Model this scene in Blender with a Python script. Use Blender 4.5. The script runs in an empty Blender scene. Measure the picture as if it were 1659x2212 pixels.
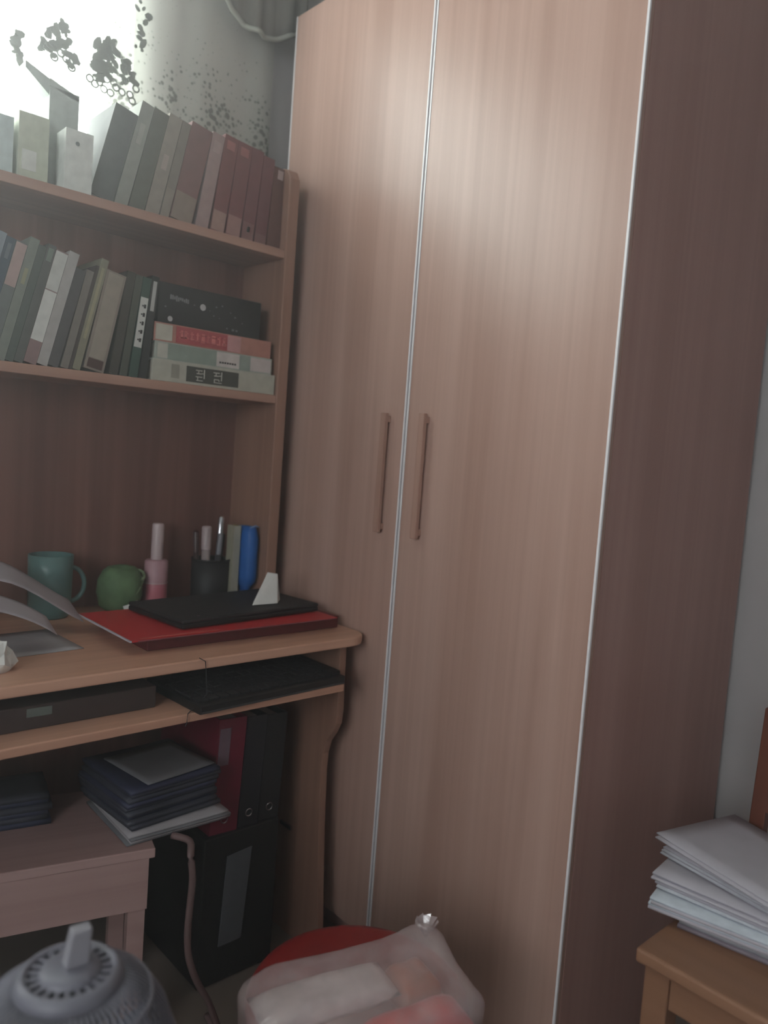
import bpy, bmesh, math, random
from mathutils import Vector, Matrix, noise
random.seed(7)
sc = bpy.context.scene
COL = sc.collection
PI = math.pi

# ------------------------------------------------------------------ camera
CAMH = 1.15
FPX, CX, CY = 1660.0, 829.5, 1106.0
AX = Vector((0.73520734, -0.00285835, -0.67783626))
AY = Vector((-0.67394278, 0.10402657, -0.73142299))
AZ = Vector((0.07260364, 0.99457041, 0.07455474))
RW = Matrix((AX, AY, AZ))
cam_d = bpy.data.cameras.new('camera')
cam = bpy.data.objects.new('camera', cam_d)
COL.objects.link(cam)
cam.matrix_world = Matrix.Translation((0, 0, CAMH)) @ RW.to_4x4()
cam_d.sensor_fit = 'VERTICAL'
cam_d.sensor_height = 36.0
cam_d.lens = FPX / 2212.0 * 36.0
cam_d.clip_start = 0.02
cam_d.dof.use_dof = True
cam_d.dof.focus_distance = 1.42
cam_d.dof.aperture_fstop = 2.2
sc.camera = cam

def at(px, py, ax, val):
    """world point where the sight line of a photo pixel meets the plane axis=val"""
    d = RW @ Vector((px - CX, -(py - CY), -FPX))
    o = Vector((0, 0, CAMH))
    return o + d * ((val - o[ax]) / d[ax])

# ------------------------------------------------------------------ world + lights + exposure
w = bpy.data.worlds.new('sky'); sc.world = w; w.use_nodes = True
bg = w.node_tree.nodes['Background']
bg.inputs[0].default_value = (0.95, 1.0, 0.975, 1)
bg.inputs[1].default_value = 5.0
sc.view_settings.view_transform = 'Standard'
sc.view_settings.look = 'None'
sc.view_settings.gamma = 1.0
sc.view_settings.use_curve_mapping = False
sc.view_settings.exposure = 0.2

def area(name, loc, rot, sx, sy, power, col, portal=False):
    l = bpy.data.lights.new(name, 'AREA'); l.shape = 'RECTANGLE'; l.size = sx; l.size_y = sy
    l.energy = power; l.color = col
    o = bpy.data.objects.new(name, l); COL.objects.link(o)
    o.location = loc; o.rotation_euler = rot
    if portal: l.cycles.is_portal = True
    return o
WX0, WX1, WZ0, WZ1 = -0.75, 0.775, 1.05, 2.45      # window opening in the back wall
BY = 1.80                                           # back wall plane
# daylight through the back window and through the side window in the left wall
area('back_window_light', ((WX0+WX1)/2, BY+0.20, (WZ0+WZ1)/2), (-PI/2, 0, 0), WX1-WX0, WZ1-WZ0, 70, (0.99, 1.0, 0.99))
area('side_window_light', (-1.72, -0.45, 1.58), (0, -PI/2, 0), 1.1, 1.5, 25, (0.92, 0.89, 0.98))

# ------------------------------------------------------------------ materials
MATS = {}
def srgb(r, g, b):
    f = lambda c: (c/255/12.92) if c/255 <= 0.04045 else ((c/255+0.055)/1.055)**2.4
    return (f(r), f(g), f(b))
def mat(name, rgb, rough=0.6, var=0.12, scale=30.0, metal=0.0, spec=0.5, bump=0.0, stretch=(1, 1, 1)):
    if name in MATS: return MATS[name]
    m = bpy.data.materials.new(name); m.use_nodes = True
    nt = m.node_tree; p = nt.nodes['Principled BSDF']
    c = srgb(*rgb)
    tc = nt.nodes.new('ShaderNodeTexCoord'); mp = nt.nodes.new('ShaderNodeMapping')
    mp.inputs['Scale'].default_value = stretch
    nz = nt.nodes.new('ShaderNodeTexNoise'); nz.inputs['Scale'].default_value = scale; nz.inputs['Detail'].default_value = 3
    nt.links.new(tc.outputs['Object'], mp.inputs[0]); nt.links.new(mp.outputs[0], nz.inputs['Vector'])
    rp = nt.nodes.new('ShaderNodeValToRGB')
    rp.color_ramp.elements[0].position = 0.3; rp.color_ramp.elements[1].position = 0.7
    rp.color_ramp.elements[0].color = tuple(x*(1-var) for x in c)+(1,)
    rp.color_ramp.elements[1].color = tuple(min(1, x*(1+var)) for x in c)+(1,)
    nt.links.new(nz.outputs['Fac'], rp.inputs[0]); nt.links.new(rp.outputs[0], p.inputs['Base Color'])
    p.inputs['Roughness'].default_value = rough; p.inputs['Metallic'].default_value = metal
    p.inputs['Specular IOR Level'].default_value = spec
    if bump:
        b = nt.nodes.new('ShaderNodeBump'); b.inputs['Strength'].default_value = bump; b.inputs['Distance'].default_value = 0.003
        nt.links.new(nz.outputs['Fac'], b.inputs['Height']); nt.links.new(b.outputs[0], p.inputs['Normal'])
    MATS[name] = m
    return m
def wood(name, c0, c1, axis, rough=0.38, spec=0.5, fine=70.0, band=7.0):
    """laminate wood; grain runs along `axis` (0 x, 1 y, 2 z) in object space"""
    if name in MATS: return MATS[name]
    m = bpy.data.materials.new(name); m.use_nodes = True
    nt = m.node_tree; p = nt.nodes['Principled BSDF']
    tc = nt.nodes.new('ShaderNodeTexCoord')
    def nz(across, along, det, dist):
        mp = nt.nodes.new('ShaderNodeMapping'); s = [across]*3; s[axis] = along
        mp.inputs['Scale'].default_value = s
        n = nt.nodes.new('ShaderNodeTexNoise'); n.inputs['Scale'].default_value = 1.0
        n.inputs['Detail'].default_value = det; n.inputs['Distortion'].default_value = dist
        nt.links.new(tc.outputs['Object'], mp.inputs[0]); nt.links.new(mp.outputs[0], n.inputs['Vector'])
        return n
    a = nz(fine, 1.1, 4, 0.3); b = nz(band*2.2, 0.55, 2, 0.5)
    mx = nt.nodes.new('ShaderNodeMix'); mx.data_type = 'FLOAT'; mx.inputs[0].default_value = 0.62
    nt.links.new(a.outputs['Fac'], mx.inputs[2]); nt.links.new(b.outputs['Fac'], mx.inputs[3])
    rp = nt.nodes.new('ShaderNodeValToRGB')
    rp.color_ramp.elements[0].position = 0.36; rp.color_ramp.elements[1].position = 0.64
    rp.color_ramp.elements[0].color = srgb(*c0)+(1,); rp.color_ramp.elements[1].color = srgb(*c1)+(1,)
    nt.links.new(mx.outputs[0], rp.inputs[0]); nt.links.new(rp.outputs[0], p.inputs['Base Color'])
    p.inputs['Roughness'].default_value = rough; p.inputs['Specular IOR Level'].default_value = spec
    MATS[name] = m
    return m

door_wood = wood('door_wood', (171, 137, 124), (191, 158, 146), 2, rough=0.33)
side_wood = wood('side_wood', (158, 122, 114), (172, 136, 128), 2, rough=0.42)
handle_wood = wood('handle_wood', (160, 124, 110), (178, 142, 128), 2, rough=0.4)
desk_wood = wood('desk_wood', (186, 140, 118), (214, 170, 146), 0, rough=0.36)
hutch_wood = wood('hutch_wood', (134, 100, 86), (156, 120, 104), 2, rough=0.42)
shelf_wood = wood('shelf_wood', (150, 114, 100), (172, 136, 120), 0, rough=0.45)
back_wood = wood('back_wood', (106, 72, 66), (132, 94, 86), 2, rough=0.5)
chair_wood = wood('chair_wood', (126, 90, 70), (146, 108, 86), 1, rough=0.4)
chair_dark = wood('chair_dark_wood', (92, 54, 44), (116, 68, 54), 2, rough=0.35)
stool_wood = wood('stool_wood', (158, 128, 124), (176, 146, 142), 0, rough=0.5)
silver = mat('aluminium_strip', (232, 228, 232), 0.3, 0.03)
wall_m = mat('wall_paint', (176, 171, 172), 0.9, 0.05, 3.0)
ceil_m = mat('ceiling_paint', (196, 196, 190), 0.9, 0.03, 3.0)
floor_m = mat('floor_tile', (120, 108, 100), 0.5, 0.12, 5.0)
frame_m = mat('window_frame_paint', (206, 208, 206), 0.5, 0.03)
black_pl = mat('black_plastic', (22, 22, 24), 0.45, 0.1, 60)
black_soft = mat('black_matt', (34, 33, 36), 0.6, 0.15, 50)
red_card = mat('red_card', (186, 46, 50), 0.42, 0.05, 20)
dark_red = mat('dark_red_box', (92, 34, 34), 0.6, 0.1, 20)
white_paper = mat('white_paper', (176, 171, 180), 0.8, 0.04, 25)
grey_paper = mat('grey_paper', (160, 156, 160), 0.8, 0.06, 25)
tissue_m = mat('tissue', (214, 214, 212), 0.95, 0.04, 60)
chrome = mat('chrome', (200, 200, 205), 0.2, 0.02, metal=1.0)
pages_m = mat('book_pages', (188, 180, 166), 0.85, 0.10, 300, stretch=(1, .1, .1))
fan_m = mat('fan_plastic', (112, 111, 122), 0.45, 0.03, 20)
fan_dark = mat('fan_inside', (40, 40, 48), 0.6, 0.05, 20)
red_pl = mat('red_plastic', (134, 34, 34), 0.4, 0.08, 12)
cable_m = mat('cable_brown', (110, 88, 88), 0.5, 0.05)

# ------------------------------------------------------------------ mesh helpers
class MB:
    def __init__(s): s.v = []; s.f = []
    def add(s, vs, fs):
        o = len(s.v); s.v += [Vector(v) for v in vs]; s.f += [tuple(i+o for i in f) for f in fs]
        return s
    def box(s, x0, y0, z0, x1, y1, z1, M=None):
        vs = [(x, y, z) for x in (x0, x1) for y in (y0, y1) for z in (z0, z1)]
        if M is not None: vs = [M @ Vector(v) for v in vs]
        return s.add(vs, [(0, 1, 3, 2), (4, 6, 7, 5), (0, 4, 5, 1), (2, 3, 7, 6), (0, 2, 6, 4), (1, 5, 7, 3)])
    def tube(s, pts, r, n=8, cap=True):
        pts = [Vector(p) for p in pts]; vs = []; fs = []
        up = Vector((0.13, 0.2, 0.97)); ring = []
        for i, p in enumerate(pts):
            t = (pts[min(i+1, len(pts)-1)] - pts[max(i-1, 0)]).normalized()
            a = t.cross(up);
            if a.length < 1e-3: a = t.cross(Vector((1, 0, 0)))
            a.normalize(); b = t.cross(a)
            rr = r[i] if isinstance(r, (list, tuple)) else r
            for k in range(n):
                q = 2*PI*k/n; vs.append(p + (a*math.cos(q) + b*math.sin(q))*rr)
        for i in range(len(pts)-1):
            for k in range(n):
                k2 = (k+1) % n
                fs.append((i*n+k, i*n+k2, (i+1)*n+k2, (i+1)*n+k))
        if cap:
            fs.append(tuple(range(n-1, -1, -1))); m = (len(pts)-1)*n; fs.append(tuple(m+k for k in range(n)))
        return s.add(vs, fs)
    def lathe(s, prof, n=32, c=(0, 0, 0), a0=0, a1=2*PI):
        full = abs(a1-a0-2*PI) < 1e-6; m = n if full else n+1
        vs = []
        for r, z in prof:
            for k in range(m):
                q = a0+(a1-a0)*k/n; vs.append((c[0]+r*math.cos(q), c[1]+r*math.sin(q), c[2]+z))
        fs = []
        for i in range(len(prof)-1):
            for k in range(n):
                k2 = (k+1) % m
                fs.append((i*m+k, i*m+k2, (i+1)*m+k2, (i+1)*m+k))
        return s.add(vs, fs)
    def prism(s, poly, axis, a, b):
        """polygon (2-D) extruded along axis from a to b"""
        def P(u, v, w): return {0: (w, u, v), 1: (u, w, v), 2: (u, v, w)}[axis]
        n = len(poly)
        vs = [P(u, v, a) for u, v in poly] + [P(u, v, b) for u, v in poly]
        fs = [tuple(range(n)), tuple(range(2*n-1, n-1, -1))] + [(i, i+n, (i+1) % n+n, (i+1) % n) for i in range(n)]
        return s.add(vs, fs)
    def mesh(s, name, m, bevel=0.0, smooth=False, seg=2):
        me = bpy.data.meshes.new(name); bm = bmesh.new()
        vv = [bm.verts.new(v) for v in s.v]
        for f in s.f:
            try: bm.faces.new([vv[i] for i in f])
            except ValueError: pass
        bmesh.ops.remove_doubles(bm, verts=bm.verts, dist=1e-6)
        bmesh.ops.recalc_face_normals(bm, faces=bm.faces)
        if bevel:
            es = [e for e in bm.edges if len(e.link_faces) == 2 and e.calc_face_angle(0) > 0.6]
            bmesh.ops.bevel(bm, geom=es, offset=bevel, segments=seg, affect='EDGES', profile=0.5, clamp_overlap=True)
        if smooth:
            for f in bm.faces: f.smooth = True
        bm.to_mesh(me); bm.free(); me.materials.append(m)
        return me
    def build(s, name, m, parent=None, bevel=0.0, smooth=False, loc=None, seg=2):
        o = bpy.data.objects.new(name, s.mesh(name, m, bevel, smooth, seg)); COL.objects.link(o)
        if parent is not None: o.parent = parent
        if loc is not None: o.location = loc
        return o
def box(x0, y0, z0, x1, y1, z1, M=None): return MB().box(x0, y0, z0, x1, y1, z1, M)
def thing(name, label, cat, loc=(0, 0, 0), rotz=0.0, group=None):
    o = bpy.data.objects.new(name, None); COL.objects.link(o)
    o.location = loc; o.rotation_euler = (0, 0, rotz)
    o.empty_display_size = 0.05
    tag(o, label, cat, group); return o
def tag(o, label, cat, group=None):
    o['label'] = label; o['category'] = cat
    if group: o['group'] = group
    return o
def struct(o): o['kind'] = 'structure'; return o
def sheet(nx, ny, fn, th, name, m, parent=None, loc=None):
    """thin solid from a height function fn(u,v)->Vector, thickness th downwards along z"""
    b = MB(); vs = []; fs = []
    for lvl in (0, 1):
        for j in range(ny+1):
            for i in range(nx+1):
                p = Vector(fn(i/nx, j/ny))
                vs.append(p - Vector((0, 0, th*lvl)) if not isinstance(th, Vector) else p - th*lvl)
    N = (nx+1)*(ny+1); I = lambda i, j, l: l*N + j*(nx+1)+i
    for j in range(ny):
        for i in range(nx):
            fs.append((I(i, j, 0), I(i+1, j, 0), I(i+1, j+1, 0), I(i, j+1, 0)))
            fs.append((I(i, j, 1), I(i, j+1, 1), I(i+1, j+1, 1), I(i+1, j, 1)))
    for i in range(nx):
        fs.append((I(i, 0, 0), I(i, 0, 1), I(i+1, 0, 1), I(i+1, 0, 0)))
        fs.append((I(i, ny, 0), I(i+1, ny, 0), I(i+1, ny, 1), I(i, ny, 1)))
    for j in range(ny):
        fs.append((I(0, j, 0), I(0, j+1, 0), I(0, j+1, 1), I(0, j, 1)))
        fs.append((I(nx, j, 0), I(nx, j, 1), I(nx, j+1, 1), I(nx, j+1, 0)))
    b.add(vs, fs)
    return b.build(name, m, parent, smooth=True, loc=loc)

# ------------------------------------------------------------------ room
XL, XR, YR, ZC = -1.60, 1.76, -1.90, 2.75
struct(box(XL-.1, YR-.1, -0.1, XR+.1, BY+.1, 0).build('floor', floor_m))
struct(box(XL-.1, YR-.1, ZC, XR+.1, BY+.1, ZC+.1).build('ceiling', ceil_m))
struct(box(XR, YR-.1, 0, XR+.1, BY+.1, ZC).build('wall_right', wall_m))
struct(box(XL, YR-.1, 0, XR, YR, ZC).build('wall_rear', wall_m))
b = MB()
b.box(XL, BY, 0, WX0, BY+.1, ZC); b.box(WX1, BY, 0, XR, BY+.1, ZC)
b.box(WX0, BY, 0, WX1, BY+.1, WZ0); b.box(WX0, BY, WZ1, WX1, BY+.1, ZC)
struct(b.build('wall_back', wall_m))
b = MB(); DY0, DY1, DZ0, DZ1 = -1.2, 0.3, 1.0, 2.15
b.box(XL-.1, YR, 0, XL, DY0, ZC); b.box(XL-.1, DY1, 0, XL, BY+.1, ZC); b.box(XL-.1, DY0, DZ1, XL, DY1, ZC)
b.box(XL-.1, DY0, 0, XL, DY1, DZ0)
struct(b.build('wall_left', wall_m))
# scattering haze volume added to imitate lens glare around the window
def glare_haze_mat():
    m = bpy.data.materials.new('glare_scatter'); m.use_nodes = True; nt = m.node_tree
    nt.nodes.remove(nt.nodes['Principled BSDF'])
    v = nt.nodes.new('ShaderNodeVolumeScatter'); v.inputs['Density'].default_value = GLARE_HAZE; v.inputs['Anisotropy'].default_value = 0.72
    v.inputs['Color'].default_value = (1, 1, 1, 1)
    nt.links.new(v.outputs[0], nt.nodes['Material Output'].inputs['Volume']); return m
GLARE_HAZE = 0.095
hz = box(XL-.05, YR-.05, -.05, XR+.05, BY+.05, ZC+.05).build('glare_haze', glare_haze_mat())
hz['kind'] = 'stuff'; hz['label'] = 'thin milky haze filling the room, added to imitate lens glare, brightest near the window'; hz['category'] = 'glare_haze'
# window 1 (back wall): frame, mullion, panes
def glass_mat():
    m = bpy.data.materials.new('window_glass'); m.use_nodes = True; nt = m.node_tree
    nt.nodes.remove(nt.nodes['Principled BSDF'])
    t = nt.nodes.new('ShaderNodeBsdfTransparent'); g = nt.nodes.new('ShaderNodeBsdfGlossy'); g.inputs['Roughness'].default_value = 0.05
    mx = nt.nodes.new('ShaderNodeMixShader'); mx.inputs[0].default_value = 0.07
    t.inputs[0].default_value = (.96, .98, .97, 1)
    nt.links.new(t.outputs[0], mx.inputs[1]); nt.links.new(g.outputs[0], mx.inputs[2])
    nt.links.new(mx.outputs[0], nt.nodes['Material Output'].inputs[0]); return m
glass_m = glass_mat()
win = bpy.data.objects.new('window_1', None); COL.objects.link(win); struct(win)
fr = 0.04
b = MB(); b.box(WX0, BY+.03, WZ0, WX0+fr, BY+.08, WZ1); b.box(WX1-fr, BY+.03, WZ0, WX1, BY+.08, WZ1)
b.box(WX0+fr, BY+.03, WZ0, WX1-fr, BY+.08, WZ0+fr); b.box(WX0+fr, BY+.03, WZ1-fr, WX1-fr, BY+.08, WZ1)
b.build('window_frame', frame_m, win)
box(0.0, BY+.035, WZ0+fr, .035, BY+.075, WZ1-fr).build('mullion', frame_m, win)
box(WX0+fr, BY+.052, WZ0+fr, 0.0, BY+.057, WZ1-fr).build('pane', glass_m, win)
box(.035, BY+.052, WZ0+fr, WX1-fr, BY+.057, WZ1-fr).build('pane', glass_m, win)
# side window in the left wall
dr = bpy.data.objects.new('window_2', None); COL.objects.link(dr); struct(dr)
b = MB(); b.box(XL-.08, DY0, DZ0, XL-.03, DY0+.05, DZ1); b.box(XL-.08, DY1-.05, DZ0, XL-.03, DY1, DZ1)
b.box(XL-.08, DY0+.05, DZ1-.05, XL-.03, DY1-.05, DZ1); b.box(XL-.08, DY0+.05, DZ0, XL-.03, DY1-.05, DZ0+.05)
b.build('window_frame', frame_m, dr)
box(XL-.058, DY0+.05, DZ0+.05, XL-.053, DY1-.05, DZ1-.05).build('pane', glass_m, dr)

# ------------------------------------------------------------------ wardrobe
WFX = 1.144
wy0, wy1, wgap, wtop = 0.700, 1.683, 1.187, 2.228
wd = thing('wardrobe', 'tall pale wood laminate wardrobe with two doors, in the corner right of the desk', 'wardrobe', (1.45, 1.19, 0))
def L(b_, nm, m, par, off=(1.45, 1.19, 0), **k):
    """build in world coordinates, shifted to the parent's origin"""
    o = Vector(off); b_.v = [v-o for v in b_.v]; return b_.build(nm, m, par, **k)
cx0 = WFX+0.022
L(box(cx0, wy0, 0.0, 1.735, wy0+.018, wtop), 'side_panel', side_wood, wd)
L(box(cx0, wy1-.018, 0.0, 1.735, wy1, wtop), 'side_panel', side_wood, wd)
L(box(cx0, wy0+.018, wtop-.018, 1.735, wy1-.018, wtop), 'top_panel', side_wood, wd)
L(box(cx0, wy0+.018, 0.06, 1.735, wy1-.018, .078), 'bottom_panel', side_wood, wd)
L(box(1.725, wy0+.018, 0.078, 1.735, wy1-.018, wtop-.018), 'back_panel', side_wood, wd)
L(box(cx0+.02, wy0+.018, 0.0, cx0+.035, wy1-.018, .06), 'plinth', side_wood, wd)
def wdoor(y0, y1, hy, lab):
    st = 0.0044
    d = L(box(WFX, y0+st, 0.065, WFX+.020, y1-st, wtop-.002), 'door', door_wood, wd, bevel=.001)
    for (a, c) in ((y0, y0+st-.0002), (y1-st+.0002, y1)):
        e = L(box(WFX-.0008, a, 0.065, WFX+.0035, c, wtop-.002), 'edge_strip', silver, d)
    h = MB(); hx = WFX-.020
    h.box(hx, hy-.008, .980, hx+.010, hy+.008, 1.240)
    h.box(hx+.010, hy-.006, .986, WFX-.0002, hy+.006, 1.000); h.box(hx+.010, hy-.006, 1.220, WFX-.0002, hy+.006, 1.234)
    o = L(h, 'handle', handle_wood, d, bevel=.0015)
    return d
wdoor(wy0-.004, wgap-.0024, 1.122, '')
wdoor(wgap+.0024, wy1+.004, 1.239, '')

# ------------------------------------------------------------------ desk with hutch
dk = thing('computer_desk', 'wood laminate computer desk with pull-out tray and curved side panel, left of the wardrobe', 'desk', (0.52, 1.5, 0))
DO = (0.52, 1.5, 0)
DL, DR, DF, DB, DT = -0.12, 1.134, 1.235, 1.775, 0.75
poly = [(DL, DB), (DL, DF)]
poly += [(DR-.05, DF)] + [(DR-.05+.05*math.sin(a), DF+.05-.05*math.cos(a)) for a in (0.3, 0.6, 0.9, 1.2, PI/2)] + [(DR, DB)]
L(MB().prism(poly, 2, DT-.020, DT), 'desktop', desk_wood, dk, off=DO, bevel=.003)
def side_profile():
    return [(DB-.01, 0), (DB-.01, DT-.0205), (DF+.03, DT-.0205), (DF+.025, .58), (DF+.028, .55), (DF+.04, .525), (DF+.058, .50), (DF+.066, .47),
            (DF+.068, .43), (DF+.062, .3), (DF+.05, .15), (DF+.04, .04), (DF+.03, 0)]
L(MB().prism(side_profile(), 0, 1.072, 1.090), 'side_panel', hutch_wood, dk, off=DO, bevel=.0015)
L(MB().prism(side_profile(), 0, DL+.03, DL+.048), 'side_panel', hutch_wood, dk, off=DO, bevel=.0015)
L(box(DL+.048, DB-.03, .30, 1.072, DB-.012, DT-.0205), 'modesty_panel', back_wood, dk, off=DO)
tr = L(box(DL+.062, 1.20, .648, 1.035, 1.60, .664), 'keyboard_tray', desk_wood, dk, off=DO, bevel=.002)
for x0, x1 in ((1.035, 1.0719), (DL+.0481, DL+.062)):
    L(box(x0, 1.26, .656, x1, 1.58, .672), 'tray_rail', black_pl, dk, off=DO)

ht = thing('desk_hutch', 'open wooden bookshelf hutch with two shelves standing on the back of the desk', 'bookshelf', (0.52, 1.65, DT))
HO = (0.52, 1.65, DT)
HF, HB = 1.56, 1.745
HIR, HOR = 1.066, 1.096
def hprof():
    return [(HB, DT+.0005), (HB, 1.812), (HF+.03, 1.812), (HF+.012, 1.806), (HF, 1.785), (HF, DT+.0005)]
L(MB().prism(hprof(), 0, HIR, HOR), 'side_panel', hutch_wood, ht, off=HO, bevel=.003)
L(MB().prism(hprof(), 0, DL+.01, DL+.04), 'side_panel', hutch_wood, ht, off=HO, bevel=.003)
S1, S2 = 1.617, 1.273
L(box(DL+.04, HF+.003, S1-.020, HIR, HB-.006, S1), 'shelf', shelf_wood, ht, off=HO, bevel=.0015)
L(box(DL+.04, HF+.003, S2-.020, HIR, HB-.006, S2), 'shelf', shelf_wood, ht, off=HO, bevel=.0015)
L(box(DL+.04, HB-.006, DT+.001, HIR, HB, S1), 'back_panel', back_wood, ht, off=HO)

# ------------------------------------------------------------------ curtain and valance
def lace_mat():
    m = bpy.data.materials.new('lace_fabric'); m.use_nodes = True; nt = m.node_tree
    nt.nodes.remove(nt.nodes['Principled BSDF'])
    tc = nt.nodes.new('ShaderNodeTexCoord'); sp = nt.nodes.new('ShaderNodeSeparateXYZ'); nt.links.new(tc.outputs['Object'], sp.inputs[0])
    vo = nt.nodes.new('ShaderNodeTexVoronoi'); vo.inputs['Scale'].default_value = 78; nt.links.new(tc.outputs['Object'], vo.inputs['Vector'])
    nz = nt.nodes.new('ShaderNodeTexNoise'); nz.inputs['Scale'].default_value = 13; nz.inputs['Detail'].default_value = 4; nt.links.new(tc.outputs['Object'], nz.inputs['Vector'])
    # dots get denser towards the embroidered hem
    mr = nt.nodes.new('ShaderNodeMapRange'); mr.inputs[1].default_value = 2.14; mr.inputs[2].default_value = 1.86
    mr.inputs[3].default_value = 0.07; mr.inputs[4].default_value = 0.42
    nt.links.new(sp.outputs['Z'], mr.inputs[0])
    mu = nt.nodes.new('ShaderNodeMath'); mu.operation = 'MULTIPLY'; nt.links.new(mr.outputs[0], mu.inputs[0])
    m2 = nt.nodes.new('ShaderNodeMapRange'); m2.inputs[1].default_value = .38; m2.inputs[2].default_value = .62; m2.inputs[3].default_value = .35; m2.inputs[4].default_value = 1.7
    nt.links.new(nz.outputs['Fac'], m2.inputs[0]); nt.links.new(m2.outputs[0], mu.inputs[1])
    lt = nt.nodes.new('ShaderNodeMath'); lt.operation = 'SUBTRACT'; nt.links.new(mu.outputs[0], lt.inputs[0]); nt.links.new(vo.outputs['Distance'], lt.inputs[1])
    st = nt.nodes.new('ShaderNodeMapRange'); st.inputs[1].default_value = -0.16; st.inputs[2].default_value = 0.10
    nt.links.new(lt.outputs[0], st.inputs[0])
    cr = nt.nodes.new('ShaderNodeMix'); cr.data_type = 'RGBA'
    cr.inputs[6].default_value = srgb(228, 231, 221)+(1,); cr.inputs[7].default_value = srgb(112, 114, 106)+(1,)
    nt.links.new(st.outputs[0], cr.inputs[0])
    d = nt.nodes.new('ShaderNodeBsdfDiffuse'); t = nt.nodes.new('ShaderNodeBsdfTranslucent'); tr = nt.nodes.new('ShaderNodeBsdfTransparent')
    nt.links.new(cr.outputs[2], d.inputs[0]); nt.links.new(cr.outputs[2], t.inputs[0])
    a = nt.nodes.new('ShaderNodeMixShader'); a.inputs[0].default_value = .5
    nt.links.new(d.outputs[0], a.inputs[1]); nt.links.new(t.outputs[0], a.inputs[2])
    bx = nt.nodes.new('ShaderNodeMixShader')
    op = nt.nodes.new('ShaderNodeMapRange'); op.inputs[3].default_value = .46; op.inputs[4].default_value = .86
    nt.links.new(st.outputs[0], op.inputs[0]); nt.links.new(op.outputs[0], bx.inputs[0])
    nt.links.new(tr.outputs[0], bx.inputs[1]); nt.links.new(a.outputs[0], bx.inputs[2])
    nt.links.new(bx.outputs[0], nt.nodes['Material Output'].inputs[0]); return m
lace = lace_mat()
def cfold(x):
    return 0.013*math.sin(x*38)+0.006*math.sin(x*71+1.3)+0.003*math.sin(x*17+.6)
CUY = 1.772
b = MB(); nx, nz_ = 260, 22
X0, X1, Z0, Z1 = -0.80, 1.135, 1.15, 2.56
for j in range(nz_+1):
    for i in range(nx+1):
        x = X0+(X1-X0)*i/nx; z = Z0+(Z1-Z0)*j/nz_
        b.v.append(Vector((x, CUY+cfold(x)*(.75+.25*math.sin(z*2)), z)))
for j in range(nz_):
    for i in range(nx):
        a = j*(nx+1)+i; b.f.append((a, a+1, a+nx+2, a+nx+1))
cu = tag(b.build('lace_curtain', lace, smooth=True), 'sheer whitish lace curtain with speckled pattern hanging over the bright window', 'curtain')
# embroidered flowers, rings and leaves on the curtain
emb = bpy.data.materials.new('embroidery_thread'); emb.use_nodes = True; _nt = emb.node_tree
_nt.nodes.remove(_nt.nodes['Principled BSDF'])
_d = _nt.nodes.new('ShaderNodeBsdfDiffuse'); _t = _nt.nodes.new('ShaderNodeBsdfTranslucent'); _m = _nt.nodes.new('ShaderNodeMixShader'); _n = _nt.nodes.new('ShaderNodeTexNoise')
_n.inputs['Scale'].default_value = 90; _r = _nt.nodes.new('ShaderNodeValToRGB'); _r.color_ramp.elements[0].color = srgb(96, 102, 94)+(1,); _r.color_ramp.elements[1].color = srgb(150, 156, 146)+(1,)
_nt.links.new(_n.outputs['Fac'], _r.inputs[0]); _nt.links.new(_r.outputs[0], _d.inputs[0]); _nt.links.new(_r.outputs[0], _t.inputs[0])
_nt.links.new(_d.outputs[0], _m.inputs[1]); _nt.links.new(_t.outputs[0], _m.inputs[2]); _m.inputs[0].default_value = .35
_nt.links.new(_m.outputs[0], _nt.nodes['Material Output'].inputs[0])
def ring(b_, x, z, r, t, n=10):
    y = CUY+cfold(x)*.8-.004
    vs = []; fs = []
    for k in range(n):
        q = 2*PI*k/n; c, s_ = math.cos(q), math.sin(q)
        for (rr, yy) in ((r-t, y), (r+t, y), (r+t, y-.0016), (r-t, y-.0016)): vs.append((x+rr*c, yy, z+rr*s_))
    for k in range(n):
        a, c = k*4, ((k+1) % n)*4
        for q in range(4): fs.append((a+q, a+(q+1) % 4, c+(q+1) % 4, c+q))
    b_.add(vs, fs)
def leaf(b_, x, z, r, el, ang, n=7):
    y = CUY+cfold(x)*.8-.004; vs = []
    for lv in (0, -.0016):
        for k in range(n):
            q = 2*PI*k/n; u, v = r*el*math.cos(q), r*math.sin(q)
            vs.append((x+u*math.cos(ang)-v*math.sin(ang), y+lv, z+u*math.sin(ang)+v*math.cos(ang)))
    fs = [tuple(range(n)), tuple(range(2*n-1, n-1, -1))]+[(k, (k+1) % n, (k+1) % n+n, k+n) for k in range(n)]
    b_.add(vs, fs)
def motif(px, py, spread, n):
    c = at(px, py, 1, CUY); b_ = MB()
    for k in range(n):
        q = random.uniform(0, 2*PI); d = spread*math.sqrt(random.random())
        leaf(b_, c.x+d*math.cos(q)*.8, c.z+d*math.sin(q)*1.3, random.uniform(.0035, .008), random.uniform(1, 2.2), random.uniform(0, PI))
    return b_
for (px, py, s_, n) in ((232, 118, .034, 46), (215, 150, .02, 26), (128, 78, .022, 20), (105, 95, .022, 20), (40, 100, .022, 15), (150, 130, .012, 8), (272, 160, .022, 16), (298, 90, .02, 7), (305, 30, .02, 6)):
    motif(px, py, s_, n).build('embroidered_flower', emb, cu)
b = MB()
for (px, py) in ((190, 172), (204, 182), (216, 176), (228, 190), (242, 198), (252, 188), (262, 200), (276, 208), (288, 196), (234, 168), (248, 176), (280, 222), (292, 236), (112, 128), (126, 120), (138, 132), (150, 150)):
    c = at(px, py, 1, CUY); ring(b, c.x, c.z, .0075, .0016)
b.build('embroidered_rings', emb, cu)['kind'] = 'stuff'
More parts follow.
